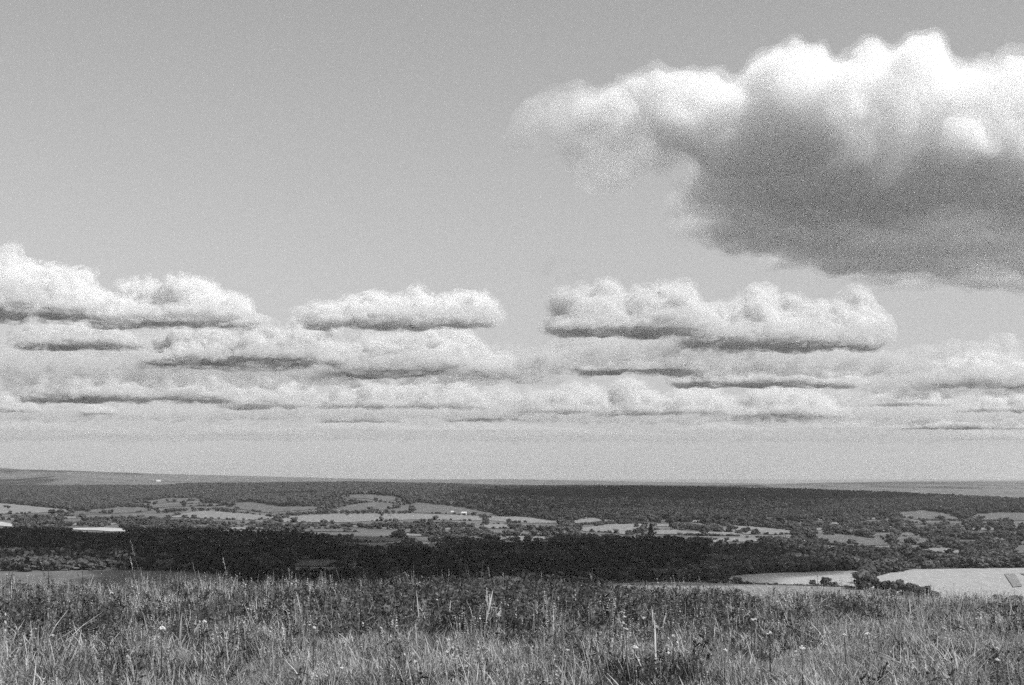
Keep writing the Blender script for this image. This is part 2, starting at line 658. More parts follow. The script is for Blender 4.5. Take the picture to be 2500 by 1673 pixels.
lib('broad', [mesh_from('b', *with_trunk(*crown_broad(i, 8, 26, .075)), [M_leaf], False) for i in range(6)])
lib('broad_dark', [mesh_from('bd', *with_trunk(*crown_broad(i + 30, 8, 26, .075)), [M_leafd], False) for i in range(4)]
    + [mesh_from('c', *with_trunk(*crown_conifer(i)), [M_leafd], False) for i in range(2)])
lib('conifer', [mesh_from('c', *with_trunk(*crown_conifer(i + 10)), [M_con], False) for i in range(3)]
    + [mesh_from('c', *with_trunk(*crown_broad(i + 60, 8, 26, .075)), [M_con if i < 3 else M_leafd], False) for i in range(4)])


def grow(name, P, S, R, I, shelf, label, kind='stuff', tilt=None):
    """One stand of plants: every point carries one plant from the shelf."""
    me = bpy.data.meshes.new(name)
    me.from_pydata(np.asarray(P).tolist(), [], [])
    rot = np.zeros((len(P), 3))
    rot[:, 2] = R
    if tilt is not None:
        rot[:, :2] = tilt
    S = np.asarray(S)
    if S.ndim == 1:
        S = np.stack([S, S, S], -1)
    a = me.attributes.new('rot', 'FLOAT_VECTOR', 'POINT')
    a.data.foreach_set('vector', rot.ravel().astype(np.float32))
    a = me.attributes.new('scl', 'FLOAT_VECTOR', 'POINT')
    a.data.foreach_set('vector', S.ravel().astype(np.float32))
    a = me.attributes.new('idx', 'INT', 'POINT')
    a.data.foreach_set('value', np.asarray(I).astype(np.int32))
    o = obj(name, me)
    g = bpy.data.node_groups.new('grow_' + name, 'GeometryNodeTree')
    g.interface.new_socket('Geometry', in_out='INPUT', socket_type='NodeSocketGeometry')
    g.interface.new_socket('Geometry', in_out='OUTPUT', socket_type='NodeSocketGeometry')
    N = g.nodes
    gi, go = N.new('NodeGroupInput'), N.new('NodeGroupOutput')
    ci = N.new('GeometryNodeCollectionInfo')
    ci.inputs['Collection'].default_value = LIB[shelf]
    ci.inputs['Separate Children'].default_value = True
    ci.inputs['Reset Children'].default_value = True
    ip = N.new('GeometryNodeInstanceOnPoints')
    ip.inputs['Pick Instance'].default_value = True

    def attr(nm, ty):
        n = N.new('GeometryNodeInputNamedAttribute')
        n.data_type = ty
        n.inputs['Name'].default_value = nm
        return n.outputs['Attribute']
    L = g.links
    L.new(gi.outputs[0], ip.inputs['Points'])
    L.new(ci.outputs[0], ip.inputs['Instance'])
    L.new(attr('idx', 'INT'), ip.inputs['Instance Index'])
    L.new(attr('rot', 'FLOAT_VECTOR'), ip.inputs['Rotation'])
    L.new(attr('scl', 'FLOAT_VECTOR'), ip.inputs['Scale'])
    L.new(ip.outputs[0], go.inputs[0])
    md = o.modifiers.new('grow', 'NODES')
    md.node_group = g
    tag(o, label, kind=kind)
    return o


# where the woods stand: sample the land, look where each crown top shows in the photograph
DARK = [(-400, 1285), (0, 1287), (150, 1295), (270, 1302), (345, 1302), (380, 1293), (640, 1294), (780, 1301), (835, 1328), (920, 1335), (1100, 1338), (1130, 1326),
        (1240, 1321), (1310, 1322), (1400, 1313), (1540, 1310), (1660, 1311), (1720, 1327), (1730, 1348), (1720, 1372), (1500, 1398), (1330, 1440), (540, 1440), (480, 1398),
        (470, 1366), (250, 1361), (0, 1352), (-400, 1345)]
DARK2 = [(1700, 1328), (1870, 1324), (1900, 1318), (2000, 1326), (2130, 1334), (2245, 1350), (2250, 1362), (2120, 1360), (1890, 1352), (1730, 1350)]
RIDGE_LO = [(-400, 1235), (0, 1228), (200, 1238), (330, 1214), (500, 1212), (560, 1228), (690, 1236), (820, 1207), (920, 1206), (1000, 1222), (1180, 1248), (1300, 1260), (1500, 1262),
            (1760, 1268), (1900, 1262), (2160, 1250), (2250, 1243), (2350, 1262), (2500, 1248), (2900, 1250)]
rs = np.random.RandomState(11)


def sample(y0, y1, step):
    ys = np.arange(y0, y1, step)
    out = []
    for y in ys:
        w0, w1 = (-550 - CX) / F * y, (3150 - CX) / F * y
        xs = np.arange(w0, w1, step)
        out.append(np.column_stack([xs + rs.uniform(-.5, .5, len(xs)) * step, y + rs.uniform(-.5, .5, len(xs)) * step]))
    return np.concatenate(out)


PT = np.concatenate([sample(1120, 2700, 11), sample(2700, 4300, 13), sample(4300, 7000, 17)])
zt = ground_z(PT[:, 0], PT[:, 1])
hgt = rs.uniform(9, 16, len(PT)) * (1 + .25 * (fbm(PT[:, 0] / 120, PT[:, 1] / 120, 2) - .5))
bx, by = project(PT[:, 0], PT[:, 1], zt)
tx, ty = project(PT[:, 0], PT[:, 1], zt + .85 * hgt)
mx_, my_ = project(PT[:, 0], PT[:, 1], zt + .4 * hgt)
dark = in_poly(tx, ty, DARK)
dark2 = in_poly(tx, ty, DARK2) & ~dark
ridge = ty < interp(tx, RIDGE_LO)
bad = in_fields(bx, by)
luck, lone = rs.rand(len(PT)), rs.rand(len(PT))
for qx, qy in ((tx, ty), (mx_, my_), ((tx + mx_) / 2, (ty + my_) / 2)):
    wpx = .3 * hgt * F / PT[:, 1]
    for o in (-1, 0, 1):
        bad |= in_fields(qx + o * wpx, qy) & (luck < (1.0 if o == 0 else .7))
bad &= ~((lone < .005) & (by < 1390))
bad |= PT[:, 1] > interp(bx, RIDGE_D) + 250
lowveg = ~dark & ~dark2 & ~ridge
left_scrub = lowveg & (ty > 1340)
cover = fbm(PT[:, 0] / 260 + 9, PT[:, 1] / 260, 3)
keep_low = (cover > .40) & (rs.rand(len(PT)) < .7)
keep_scrub = rs.rand(len(PT)) < .9
FOOT = [(-400, 1396), (120, 1396), (180, 1394), (300, 1392), (400, 1395), (560, 1406), (700, 1450), (1400, 1450), (1480, 1424), (1560, 1421), (1650, 1420), (1815, 1420), (2110, 1432), (2900, 1432)]
bad |= by > interp(bx, FOOT)
edge = tx + 420 * (fbm(PT[:, 0] / 500 + 11, PT[:, 1] / 900 + 4, 2) - .5) + rs.normal(0, 45, len(PT))
pale = edge < 1120
plant = (edge > 1190) & (tx < 2080) & (ty < 1243 + 8 * np.sin(tx / 90) - .02 * np.maximum(tx - 1500, 0)) & (rs.rand(len(PT)) < .8)  # these ridge trees take a darker colour in place of the cloud's shadow
sel = {
    'shade_toned_ridge_wood': (ridge & plant & ~bad, 'conifer', 7, 'dark-toned wood on the ridge right of centre, standing in for cloud shadow'),
    'ridge_woodland': (ridge & ~plant & ~bad & ~pale, 'broad_dark', 6, 'grey woodland on the ridge at the right below the skyline'),
    'hill_woodland': (ridge & ~plant & ~bad & pale, 'broad', 6, 'paler wooded hills left of centre below the skyline'),
    'strip_wood': (dark2 & ~bad, 'broad_dark', 6, 'dark strip of wood behind the bright field on the right'),
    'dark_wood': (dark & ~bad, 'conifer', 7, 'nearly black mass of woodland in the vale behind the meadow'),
    'vale_trees': (lowveg & ~left_scrub & ~bad & keep_low, 'broad', 6, 'grey hedgerow trees and copses spread between the fields'),
    'scrub_wood': (left_scrub & ~bad & keep_scrub, 'broad', 6, 'lighter grey wood at the foot of the hill'),
}
# hedgerow growth along the edges of the fields
hp_, hs_ = [], []
for kind, pts in FIELDS:
    if min(p[1] for p in pts) > 1380 or kind == 'w':
        continue
    W = [ground_at(a, b) for a, b in pts]
    for a, b in zip(W, W[1:] + W[:1]):
        n = int((b - a).length / 8)
        for i in range(n):
            c = a.lerp(b, (i + rs.rand()) / n)
            if vnoise(c.x / 55.0 + 3, c.y / 55.0) > .48:
                hp_.append((c.x + rs.normal(0, 3), c.y + rs.normal(0, 5)))
                hs_.append(rs.uniform(2.5, 6.5) if rs.rand() < .88 else rs.uniform(7, 13))
hp_, hs_ = np.array(hp_), np.array(hs_)
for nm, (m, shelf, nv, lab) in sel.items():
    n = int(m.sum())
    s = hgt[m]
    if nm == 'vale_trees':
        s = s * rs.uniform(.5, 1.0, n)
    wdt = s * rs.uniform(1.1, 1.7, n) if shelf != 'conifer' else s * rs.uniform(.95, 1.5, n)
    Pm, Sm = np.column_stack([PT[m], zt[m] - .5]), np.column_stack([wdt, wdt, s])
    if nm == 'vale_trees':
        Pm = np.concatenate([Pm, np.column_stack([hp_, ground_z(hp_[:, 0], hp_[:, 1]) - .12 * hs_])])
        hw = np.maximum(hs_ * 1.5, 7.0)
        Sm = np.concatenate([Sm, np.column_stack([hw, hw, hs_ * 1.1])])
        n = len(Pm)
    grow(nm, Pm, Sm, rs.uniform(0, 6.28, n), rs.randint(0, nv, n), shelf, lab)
    print(nm, n)

# single trees one can tell apart
PROTO = {}


def proto(kind):
    if kind not in PROTO:
        r = empty(kind, (0, 0, -1000))
        if kind == 'conifer_tree':
            cm, m, top = crown_conifer(77, 12, 40), M_con, .9
        elif kind == 'bush':
            cm, m, top = crown_bush(5), M_leaf, .5
        elif kind == 'poplar_tree':
            V, Fc = crown_broad(91, 14, 70, .045)
            cm, m, top = (V * np.array([.6, .6, 1]), Fc), M_leafp, .8
        elif kind == 'round_tree':
            cm, m, top = crown_broad(93, 16, 80, .045), M_leaf, .7
        else:
            cm, m, top = crown_broad(95, 18, 90, .042), M_leaf, .7
        tv, tf = trunk_mesh(3, top) if kind != 'bush' else tube([(0, 0, -.05), (0, 0, .2), (.05, 0, .5)], [.03, .03, .01])
        obj('trunk', mesh_from(kind + '_trunk', tv, tf, [M_bark], True), r)
        obj('crown', mesh_from(kind + '_crown', cm[0], cm[1], [m]), r)
        PROTO[kind] = [r, False]
    return PROTO[kind]


TREES = [   # kind, x, row of the foot, height and width in photo pixels, label
    ('broad_tree', 2113, 1442, 54, 70, 'large broad tree standing between the two bright fields'),
    ('bush', 2160, 1443, 30, 44, 'bush touching the right side of the large broad tree'),
    ('bush', 2196, 1446, 36, 46, 'tallest bush of the clump right of the large broad tree'),
    ('bush', 2228, 1450, 32, 44, 'middle bush sloping down right of the large broad tree'),
    ('bush', 2256, 1456, 30, 40, 'second last bush of the clump in the bright right field'),
    ('bush', 2281, 1462, 24, 32, 'last low bush of the clump in the bright right field'),
    ('bush', 2135, 1456, 24, 40, 'bush in front of the large broad tree, leftmost of the near row'),
    ('bush', 2172, 1459, 24, 42, 'second bush of the near row below the large broad tree'),
    ('bush', 2210, 1462, 25, 42, 'third bush of the near row below the large broad tree'),
    ('bush', 2246, 1466, 22, 40, 'rightmost bush of the near row below the large broad tree'),
    ('round_tree', 2018, 1432, 23, 26, 'round dark tree on the hedge line of the bright field'),
    ('bush', 2036, 1433, 15, 20, 'bush leaning on the right of the round dark hedge tree'),
    ('round_tree', 1984, 1430, 15, 17, 'small round tree left of the round dark hedge tree'),
    ('broad_tree', 1800, 1425, 17, 26, 'low spreading tree at the left tip of the bright field'),
    ('bush', 1772, 1424, 11, 18, 'low bush left of the spreading tree at the field tip'),
    ('bush', 1745, 1424, 12, 30, 'wide dark bush on the near edge of the scrub wood'),
    ('bush', 1697, 1453, 22, 24, 'leftmost bush on the pale field behind the meadow'),
    ('bush', 1743, 1453, 18, 34, 'widest bush on the pale field behind the meadow'),
    ('bush', 1802, 1453, 17, 28, 'rightmost bush on the pale field behind the meadow'),
    ('bush', 2432, 1466, 18, 30, 'bush at the meadow edge near the right border'),
    ('bush', 2480, 1468, 18, 34, 'bush cut by the right border at the meadow edge'),
    ('poplar_tree', 1569, 1310, 28, 18, 'pale upright tree in the middle of the vale'),
    ('conifer_tree', 1589, 1310, 30, 20, 'dark pointed conifer beside the pale upright tree'),
    ('round_tree', 1553, 1288, 10, 13, 'small tree on the top edge of the field left of the pale upright tree'),
    ('round_tree', 126, 1255, 12, 17, 'left one of two trees on the bright field at the far left'),
    ('round_tree', 150, 1256, 12, 16, 'right one of two trees on the bright field at the far left'),
    ('round_tree', 967, 1240, 11, 16, 'round tree on the hill field above the white barns'),
    ('round_tree', 966, 1276, 10, 14, 'small tree at the lower edge of the long bright field'),
    ('round_tree', 1033, 1277, 11, 16, 'left tree of a pair below the long bright field'),
    ('round_tree', 1051, 1278, 12, 12, 'right tree of a pair below the long bright field'),
    ('round_tree', 810, 1280, 11, 14, 'tree poking up into the left part of the long bright field'),
    ('broad_tree', 989, 1292, 16, 20, 'left tree of two side by side in the middle of the vale'),
    ('broad_tree', 1011, 1292, 15, 16, 'right tree of two side by side in the middle of the vale'),
    ('broad_tree', 1180, 1300, 16, 24, 'spreading tree on the small pale field left of centre'),
    ('broad_tree', 848, 1288, 12, 22, 'wide tree below the left part of the long bright field'),
    ('round_tree', 2080, 1330, 14, 22, 'round tree in the rising grey field on the right'),
    ('broad_tree', 2186, 1342, 16, 26, 'left tree of the hedge crossing the right fields'),
    ('broad_tree', 2212, 1343, 17, 26, 'right tree of the hedge crossing the right fields'),
    ('broad_tree', 2255, 1342, 20, 30, 'large tree in the pale field on the right'),
    ('round_tree', 1996, 1337, 18, 22, 'left round tree standing up from the dark strip of wood'),
    ('round_tree', 2008, 1337, 16, 18, 'second round tree standing up from the dark strip of wood'),
    ('round_tree', 2056, 1340, 16, 26, 'third round tree standing up from the dark strip of wood'),
    ('round_tree', 1880, 1324, 14, 16, 'round tree left of the white house'),
    ('conifer_tree', 66, 1396, 34, 28, 'dark conifer at the meadow edge on the far left'),
    ('round_tree', 1287, 1326, 18, 18, 'round crown bulging from the top edge of the dark wood'),
    ('round_tree', 1264, 1326, 17, 17, 'round crown left of the bulging one on the dark wood edge'),
    ('round_tree', 1309, 1328, 16, 16, 'round crown right of the bulging one on the dark wood edge'),
    ('bush', 557, 1416, 26, 26, 'dark bush behind the meadow left of centre'),
    ('bush', 590, 1420, 16, 24, 'low bush right of the dark bush behind the meadow'),
]
for kind, px, row, hp, wp, lab in TREES:
    g = ground_at(px, min(row, 1468))
    s = g.y / F
    h, wd = hp * s, wp * s
    if kind != 'bush':
        g.z -= .13 * h
        h *= 1.13
    unit = {'conifer_tree': .42, 'bush': 1.25, 'poplar_tree': .62}.get(kind, .86)
    p = proto(kind)
    scale = (wd / unit, wd / unit, h)
    if not p[1]:
        p[1] = True
        t = p[0]
        t.location, t.scale = g, scale
    else:
        t = copy_tree(p[0], g, random.Random(px).uniform(0, 6), scale)
    tag(t, lab, 'bush' if kind == 'bush' else 'tree', 'single trees and bushes in the vale')

# hedges
HEDGES = [([(1815, 1427), (1880, 1431), (1960, 1433), (2060, 1436), (2105, 1438)], 6, 'thin dark hedge along the near side of the bright field'),
          ([(700, 1257), (790, 1254), (880, 1253), (1005, 1253)], 8, 'dark hedge above the long bright field'),
          ([(1410, 1282), (1490, 1279), (1570, 1279)], 6, 'hedge along the top of the field left of the pale upright tree'),
          ([(2020, 1330), (2090, 1338), (2150, 1341), (2210, 1345), (2300, 1352)], 6, 'hedge under the rising grey field on the right'),
          ([(1215, 1307), (1280, 1308), (1350, 1308)], 5, 'low hedge between two narrow strips in the centre of the vale'),
          ([(2250, 1271), (2330, 1272), (2400, 1273), (2480, 1274)], 6, 'hedge below the grey fields at the far right'),
          ([(1660, 1307), (1740, 1309), (1810, 1310)], 6, 'hedge below the strip right of the dark conifer')]
for pts, hp, lab in HEDGES:
    W = [ground_at(a, b) for a, b in pts]
    rs2 = np.random.RandomState(len(lab))
    parts = []
    for a, b in zip(W[:-1], W[1:]):
        n = max(2, int((b - a).length / 7))
        for i in range(n):
            c = a.lerp(b, (i + rs2.rand()) / n)
            h = hp * c.y / F * rs2.uniform(.6, 1.15) * .5
            z = gz(c.x, c.y)
            parts.append(lump(rs2, (c.x, c.y, z + h * .9), (5.2, 4.5, h)))
            parts.append(clumps(rs2, 18, np.array([c.x, c.y, z + h]), np.array([5.5, 4.5, h * 1.1]), 1.1))
    hv, hf = join(parts)
    o = W[0]
    root = empty('hedge', o)
    obj('foliage', mesh_from('hedge', hv - np.array(o), hf, [M_leafd]), root)['kind'] = 'stuff'
    tag(root, lab, 'hedge', 'hedges between the fields')

# houses and barns: white specks in the vale
M_wall = mat('whitewashed_wall', .62, .78, 1.5)
M_roof = mat('tiled_roof', .12, .2, 2)
M_roofp = mat('pale_sheet_roof', .5, .65, 1)
M_win = mat('window_glass', .02, .04, 1, rough=.2)
M_brick = mat('chimney_brick', .12, .2, 3)


def box(x0, x1, y0, y1, z0, z1):
    V = [(x, y, z) for z in (z0, z1) for y in (y0, y1) for x in (x0, x1)]
    return V, [(0, 2, 3, 1), (4, 5, 7, 6), (0, 1, 5, 4), (2, 6, 7, 3), (0, 4, 6, 2), (1, 3, 7, 5)]


def house(px, row, wid_px, lab, rz, barn=False):
    g = ground_at(px, row)
    w = wid_px * g.y / F
    dpt, hw = w * (.55 if not barn else .5), min(w * .45, 6.0)
    hr = hw + dpt * .42
    name = 'barn' if barn else 'house'
    root = empty(name, g, rz)
    tag(root, lab, name, 'white houses and barns in the vale')
    V, Fc = box(-w / 2, w / 2, -dpt / 2, dpt / 2, -1.5, hw)
    V += [(-w / 2, 0, hr), (w / 2, 0, hr)]
    Fc += [(4, 8, 6), (5, 7, 9)]
    wall = obj('wall', mesh_from('wall', V, Fc, [M_wall]), root)
    e = .5
    rv, rf = [], []
    for s in (-1, 1):
        o = len(rv)
        for zz in (0.05, .35):
            rv += [(-w / 2 - e, s * (dpt / 2 + e), hw - e * .8 + zz), (w / 2 + e, s * (dpt / 2 + e), hw - e * .8 + zz), (w / 2 + e, 0, hr + zz), (-w / 2 - e, 0, hr + zz)]
        rf += [tuple(o + i for i in q) for q in ((0, 1, 2, 3), (4, 7, 6, 5), (0, 4, 5, 1), (1, 5, 6, 2), (2, 6, 7, 3), (3, 7, 4, 0))]
    roof = obj('roof', mesh_from('roof', rv, rf, [M_roofp if barn else M_roof]), root)
    if not barn:
        cv, cf = box(w * .28, w * .28 + 1.1, -.5, .6, hr - 1, hr + 1.5)
        obj('chimney', mesh_from('chimney', cv, cf, [M_brick]), roof)
    n = 3
    for i in range(n):
        xx = (i - 1) * w * .3
        wv, wf = box(xx - .6, xx + .6, -dpt / 2 - .06, -dpt / 2 + .05, hw * .45, hw * .45 + 1.3)
        obj('window', mesh_from('window', wv, wf, [M_win]), root)
    dv, df = box(w * .15 - .5, w * .15 + .5, -dpt / 2 - .05, -dpt / 2 + .05, 0, 2.1)
    obj('door', mesh_from('door', dv, df, [M_bark]), root)


for a in [(1104, 1253, 7, 'left white barn on the slope above the long bright field', .2, True),
          (1133, 1258, 12, 'long white barn right of the other on the slope', -.1, True),
          (952, 1262, 7, 'small white house at the right end of the long bright field', .3),
          (1065, 1247, 5, 'tiny white house on the hill left of the barns', 0),
          (1925, 1316, 13, 'white house among the dark trees right of centre', .25),
          (1848, 1277, 6, 'left one of two white cottages below the dark ridge', -.3),
          (1857, 1276, 6, 'right one of two white cottages below the dark ridge', .4),
          (2168, 1277, 5, 'white house below the grey field at the far right', 0),
          (377, 1274, 5, 'lone white house left of the bright curved field', .2),
          (569, 1285, 6, 'white house right of the bright curved field', -.2),
          (623, 1279, 5, 'white cottage above the strip at the dark wood edge', .1),
          (434, 1359, 5, 'small white shed at the lower edge of the dark wood', 0, True),
          (387, 1176, 10, 'far white building near the skyline at the left', 0, True),
          (1122, 1279, 7, 'pale house below the barns in the vale', .5)]:
    house(*a)

# the cloud shadow on the dark wood is thrown by an added, unseen cloud overhead (built with the clouds)
# ------------------------------------------------------------------ the meadow on the brow
M_grass = mat('dry_grass', .14, .50, 14, per_object=.5, trans=.25, coord='Object')
M_green = mat('green_grass', .022, .085, 14, per_object=.5, trans=.25, coord='Object')
M_herb = mat('herb_leaves', .055, .16, 10, per_object=.5, trans=.2, coord='Object')
M_head = mat('dark_seed_heads', .02, .05, 20, per_object=.4)
M_straw = mat('straw_stalk', .34, .52, 10, per_object=.25, trans=.15)
M_petal = mat('white_petals', .5, .65, 20)


def blade(rs, base, h, w, lean, az):
    """A bent grass blade: three quads and a tip."""
    d = np.array([math.cos(az), math.sin(az), 0])
    side = np.array([-d[1], d[0], 0])
    V = []
    for t in (0, .4, .75, 1.0):
        c = base + d * lean * t * t + np.array([0, 0, h * (t - .12 * lean / max(h, .01) * t * t)])
        ww = w * (1 - .25 * t) if t < 1 else w * .15
        V += [c - side * ww / 2, c + side * ww / 2]
    return V, [(0, 1, 3, 2), (2, 3, 5, 4), (4, 5, 7, 6)]


def tuft(seed, n, hmin, hmax, spread, w, lean, head=0.0):
    rs = np.random.RandomState(seed)
    V, Fc, I = [], [], []
    for i in range(n):
        a = rs.uniform(0, 6.28)
        r = spread * math.sqrt(rs.rand())
        h = rs.uniform(hmin, hmax)
        v, f = blade(rs, np.array([r * math.cos(a), r * math.sin(a), -.03]), h, w * rs.uniform(.6, 1.3), h * lean * rs.uniform(.2, 1.2), rs.uniform(0, 6.28))
        o = len(V)
        V += v
        Fc += [tuple(x + o for x in q) for q in f]
        if rs.rand() < head:
            top = v[-1]
            for k in range(5):
                c = top - np.array([0, 0, .018 * k])
                s = .010 * rs.uniform(.6, 1.2)
                u = rs.normal(size=3)
                u /= np.linalg.norm(u)
                b = np.cross(u, [0, 0, 1.0])
                o = len(V)
                V += [c - u * s, c + b * s, c + u * s, c - b * s]
                Fc.append((o, o + 1, o + 2, o + 3))
    return V, Fc


def herb(seed, n=26, h=.32, spread=.10, leaf=.02, heads=2):
    rs = np.random.RandomState(seed)
    V, Fc, I = [], [], []

    def add(v, f, m):
        o = len(V)
        V.extend(v)
        Fc.extend([tuple(x + o for x in q) for q in f])
        I.extend([m] * len(f))
    for s in range(4):
        a = rs.uniform(0, 6.28)
        top = np.array([spread * math.cos(a), spread * math.sin(a), h * rs.uniform(.6, 1.1)])
        v, f = tube([(0, 0, -.03), tuple(top * .5 + [0, 0, .02]), tuple(top)], [.004, .0035, .0025], 4)
        add(v, f, 0)
        for k in range(n // 4):
            t = rs.uniform(.15, 1)
            c = top * t
            d = rs.normal(size=3)
            d[2] *= .6
            d /= np.linalg.norm(d)
            u = np.cross(d, rs.normal(size=3))
            u /= np.linalg.norm(u)
            L = leaf * rs.uniform(.7, 1.7)
            add([c, c + d * L + u * L * .4, c + d * L * 2.2, c + d * L - u * L * .4], [(0, 1, 2, 3)], 0)
        if s < heads:
            r = rs.uniform(.007, .011)
            add(list(map(tuple, IV1 * r + top)), IF1.tolist(), 1)
    return V, Fc, I


lib('tuft', [mesh_from('t', *tuft(i, 38, .08, .22, .10, .0068, .8), [M_grass]) for i in range(5)]
    + [mesh_from('t', *tuft(i + 20, 38, .07, .19, .10, .007, .9), [M_green]) for i in range(5)]
    + [mesh_from('t', *tuft(i + 40, 9, .20, .38, .08, .005, .35, .8), [M_grass]) for i in range(4)]
    + [mesh_from('t', *tuft(i + 60, 5, .20, .36, .10, .010, .5, .5), [M_straw]) for i in range(4)]
    + [mesh_from('t', *tuft(i + 80, 30, .12, .24, .14, .008, 1.7), [M_grass]) for i in range(3)])


def herb_mesh(i):
    V, Fc, I = herb(i, 48, .21 + .03 * (i % 3), .11, .017)
    return mesh_from('h', V, Fc, [M_herb, M_head], False, I)




def weed_mesh(i):
    V, Fc, I = herb(i + 50, 40, .46 + .06 * (i % 3), .09, .013, 4)
    return mesh_from('w', V, Fc, [M_herb, M_head], False, I)


lib('herb', [herb_mesh(i) for i in range(7)] + [weed_mesh(i) for i in range(5)])
rs = np.random.RandomState(5)


def meadow_points(step, y0=4.5, y1=33.0):
    out = []
    for y in np.arange(y0, y1, step):
        w = .42 * y + 5.0
        xs = np.arange(-w, w, step)
        out.append(np.column_stack([xs + rs.uniform(-.6, .6, len(xs)) * step, y + rs.uniform(-.6, .6, len(xs)) * step]))
    P = np.concatenate(out)
    return np.column_stack([P, ground_z(P[:, 0], P[:, 1])])


def dark_clumps(px, py):
    s = 0
    for cx, cyy, w, h in ((880, 1520, 80, 26), (1010, 1500, 60, 22), (190, 1525, 90, 24), (60, 1480, 50, 30), (430, 1565, 60, 16), (1240, 1512, 50, 26), (1480, 1530, 60, 22), (1700, 1480, 90, 22),
                          (1640, 1640, 70, 18), (530, 1640, 40, 14), (720, 1470, 40, 24), (1850, 1590, 70, 16), (2060, 1470, 80, 16), (300, 1610, 40, 16), (1330, 1640, 40, 16)):
        s = s + np.exp(-((px - cx) / w) ** 2 - ((py - cyy - 25) / h) ** 2)
    return np.minimum(s, 1)


P = meadow_points(.125)
px, py = project(P[:, 0], P[:, 1], P[:, 2])
patch = fbm(P[:, 0] * .55 + 3, P[:, 1] * .4, 3)
# taller dark herbs in the middle of the meadow, paler dry grass near and at the right
centre = np.exp(-((px - 1230) / 480) ** 2) * smooth((1590 - py) / 90)
n = len(P)
u = rs.rand(n)
fine = fbm(P[:, 0] * 2.6 + 8, P[:, 1] * 1.9, 2)
dry = smooth((patch * .5 + fine * .5 - .40) / .18) * .75 + .2 * smooth((py - 1540) / 80) + .25 * smooth((px - 1750) / 450) - .45 * centre - .8 * dark_clumps(px, py)
I = np.where(u < dry, rs.randint(0, 5, n), rs.randint(5, 10, n))
I = np.where(rs.rand(n) < .10 * (1 - .6 * centre), rs.randint(10, 14, n), I)
I = np.where(rs.rand(n) < .022 * (1 - .5 * centre) * smooth((py - 1440) / 60), rs.randint(14, 18, n), I)
I = np.where((rs.rand(n) < .10) & (fine > .5), rs.randint(18, 21, n), I)
S = rs.uniform(.55, 1.25, n) * (.45 + 1.1 * fbm(P[:, 0] * 1.4, P[:, 1] * 1.1 + 50, 2))
grow('meadow_grass', P, S, rs.uniform(0, 6.28, n), I, 'tuft', 'rough grass of the meadow along the bottom of the picture', tilt=rs.normal(0, .12, (n, 2)))
P = meadow_points(.2)
px, py = project(P[:, 0], P[:, 1], P[:, 2])
patch = fbm(P[:, 0] * .5 + 31, P[:, 1] * .35 + 7, 3)
centre = np.exp(-((px - 1230) / 480) ** 2) * smooth((1590 - py) / 90)
fine = fbm(P[:, 0] * 2.2 + 70, P[:, 1] * 1.7, 2)
k = rs.rand(len(P)) < .06 + .6 * smooth((patch * .4 + fine * .6 - .46) / .16) + .6 * centre - .25 * smooth((py - 1560) / 60) - .15 * smooth((px - 1850) / 300) + .9 * dark_clumps(px, py)
P = P[k]
n = len(P)
S = rs.uniform(.6, 1.2, n) * (1 + .45 * centre[k])
tall = rs.rand(n) < .012 + .10 * np.exp(-((px[k] - 1060) / 330) ** 2) * smooth((1500 - py[k]) / 30)
Ih = np.where(tall, rs.randint(7, 12, n), rs.randint(0, 7, n))
S = np.where(tall, rs.uniform(.7, 1.15, n), S)
grow('meadow_herbs', P, S, rs.uniform(0, 6.28, n), Ih, 'herb', 'dark leafy herbs with round seed heads among the meadow grass', tilt=rs.normal(0, .15, (n, 2)))
print('herbs', n)


# tall single stalks, thistly dark heads and white flowers that stand out one by one
def at_meadow(px, row):
    """The meadow ground at photo pixel (px, row)."""
    v = ray(px, row)
    ds = np.linspace(4, 40, 1500)
    Q = np.outer(ds / v.y, np.array(v)) + np.array([0, 0, EYE])
    g = ground_z(Q[:, 0], Q[:, 1])
    h = np.nonzero(Q[:, 2] <= g)[0]
    i = h[0] if len(h) else int(np.argmin(Q[:, 2] - g))
    return Vector((Q[i, 0], Q[i, 1], g[i]))


ORD = ['first', 'second', 'third', 'fourth', 'fifth', 'sixth', 'seventh', 'eighth', 'ninth', 'tenth', 'eleventh', 'twelfth', 'thirteenth', 'fourteenth', 'fifteenth',
       'sixteenth', 'seventeenth', 'eighteenth', 'nineteenth', 'twentieth', 'twenty-first', 'twenty-second', 'twenty-third', 'twenty-fourth', 'twenty-fifth', 'twenty-sixth', 'twenty-seventh',
       'twenty-eighth', 'twenty-ninth', 'thirtieth', 'thirty-first', 'thirty-second', 'thirty-third', 'thirty-fourth', 'thirty-fifth', 'thirty-sixth', 'thirty-seventh', 'thirty-eighth']

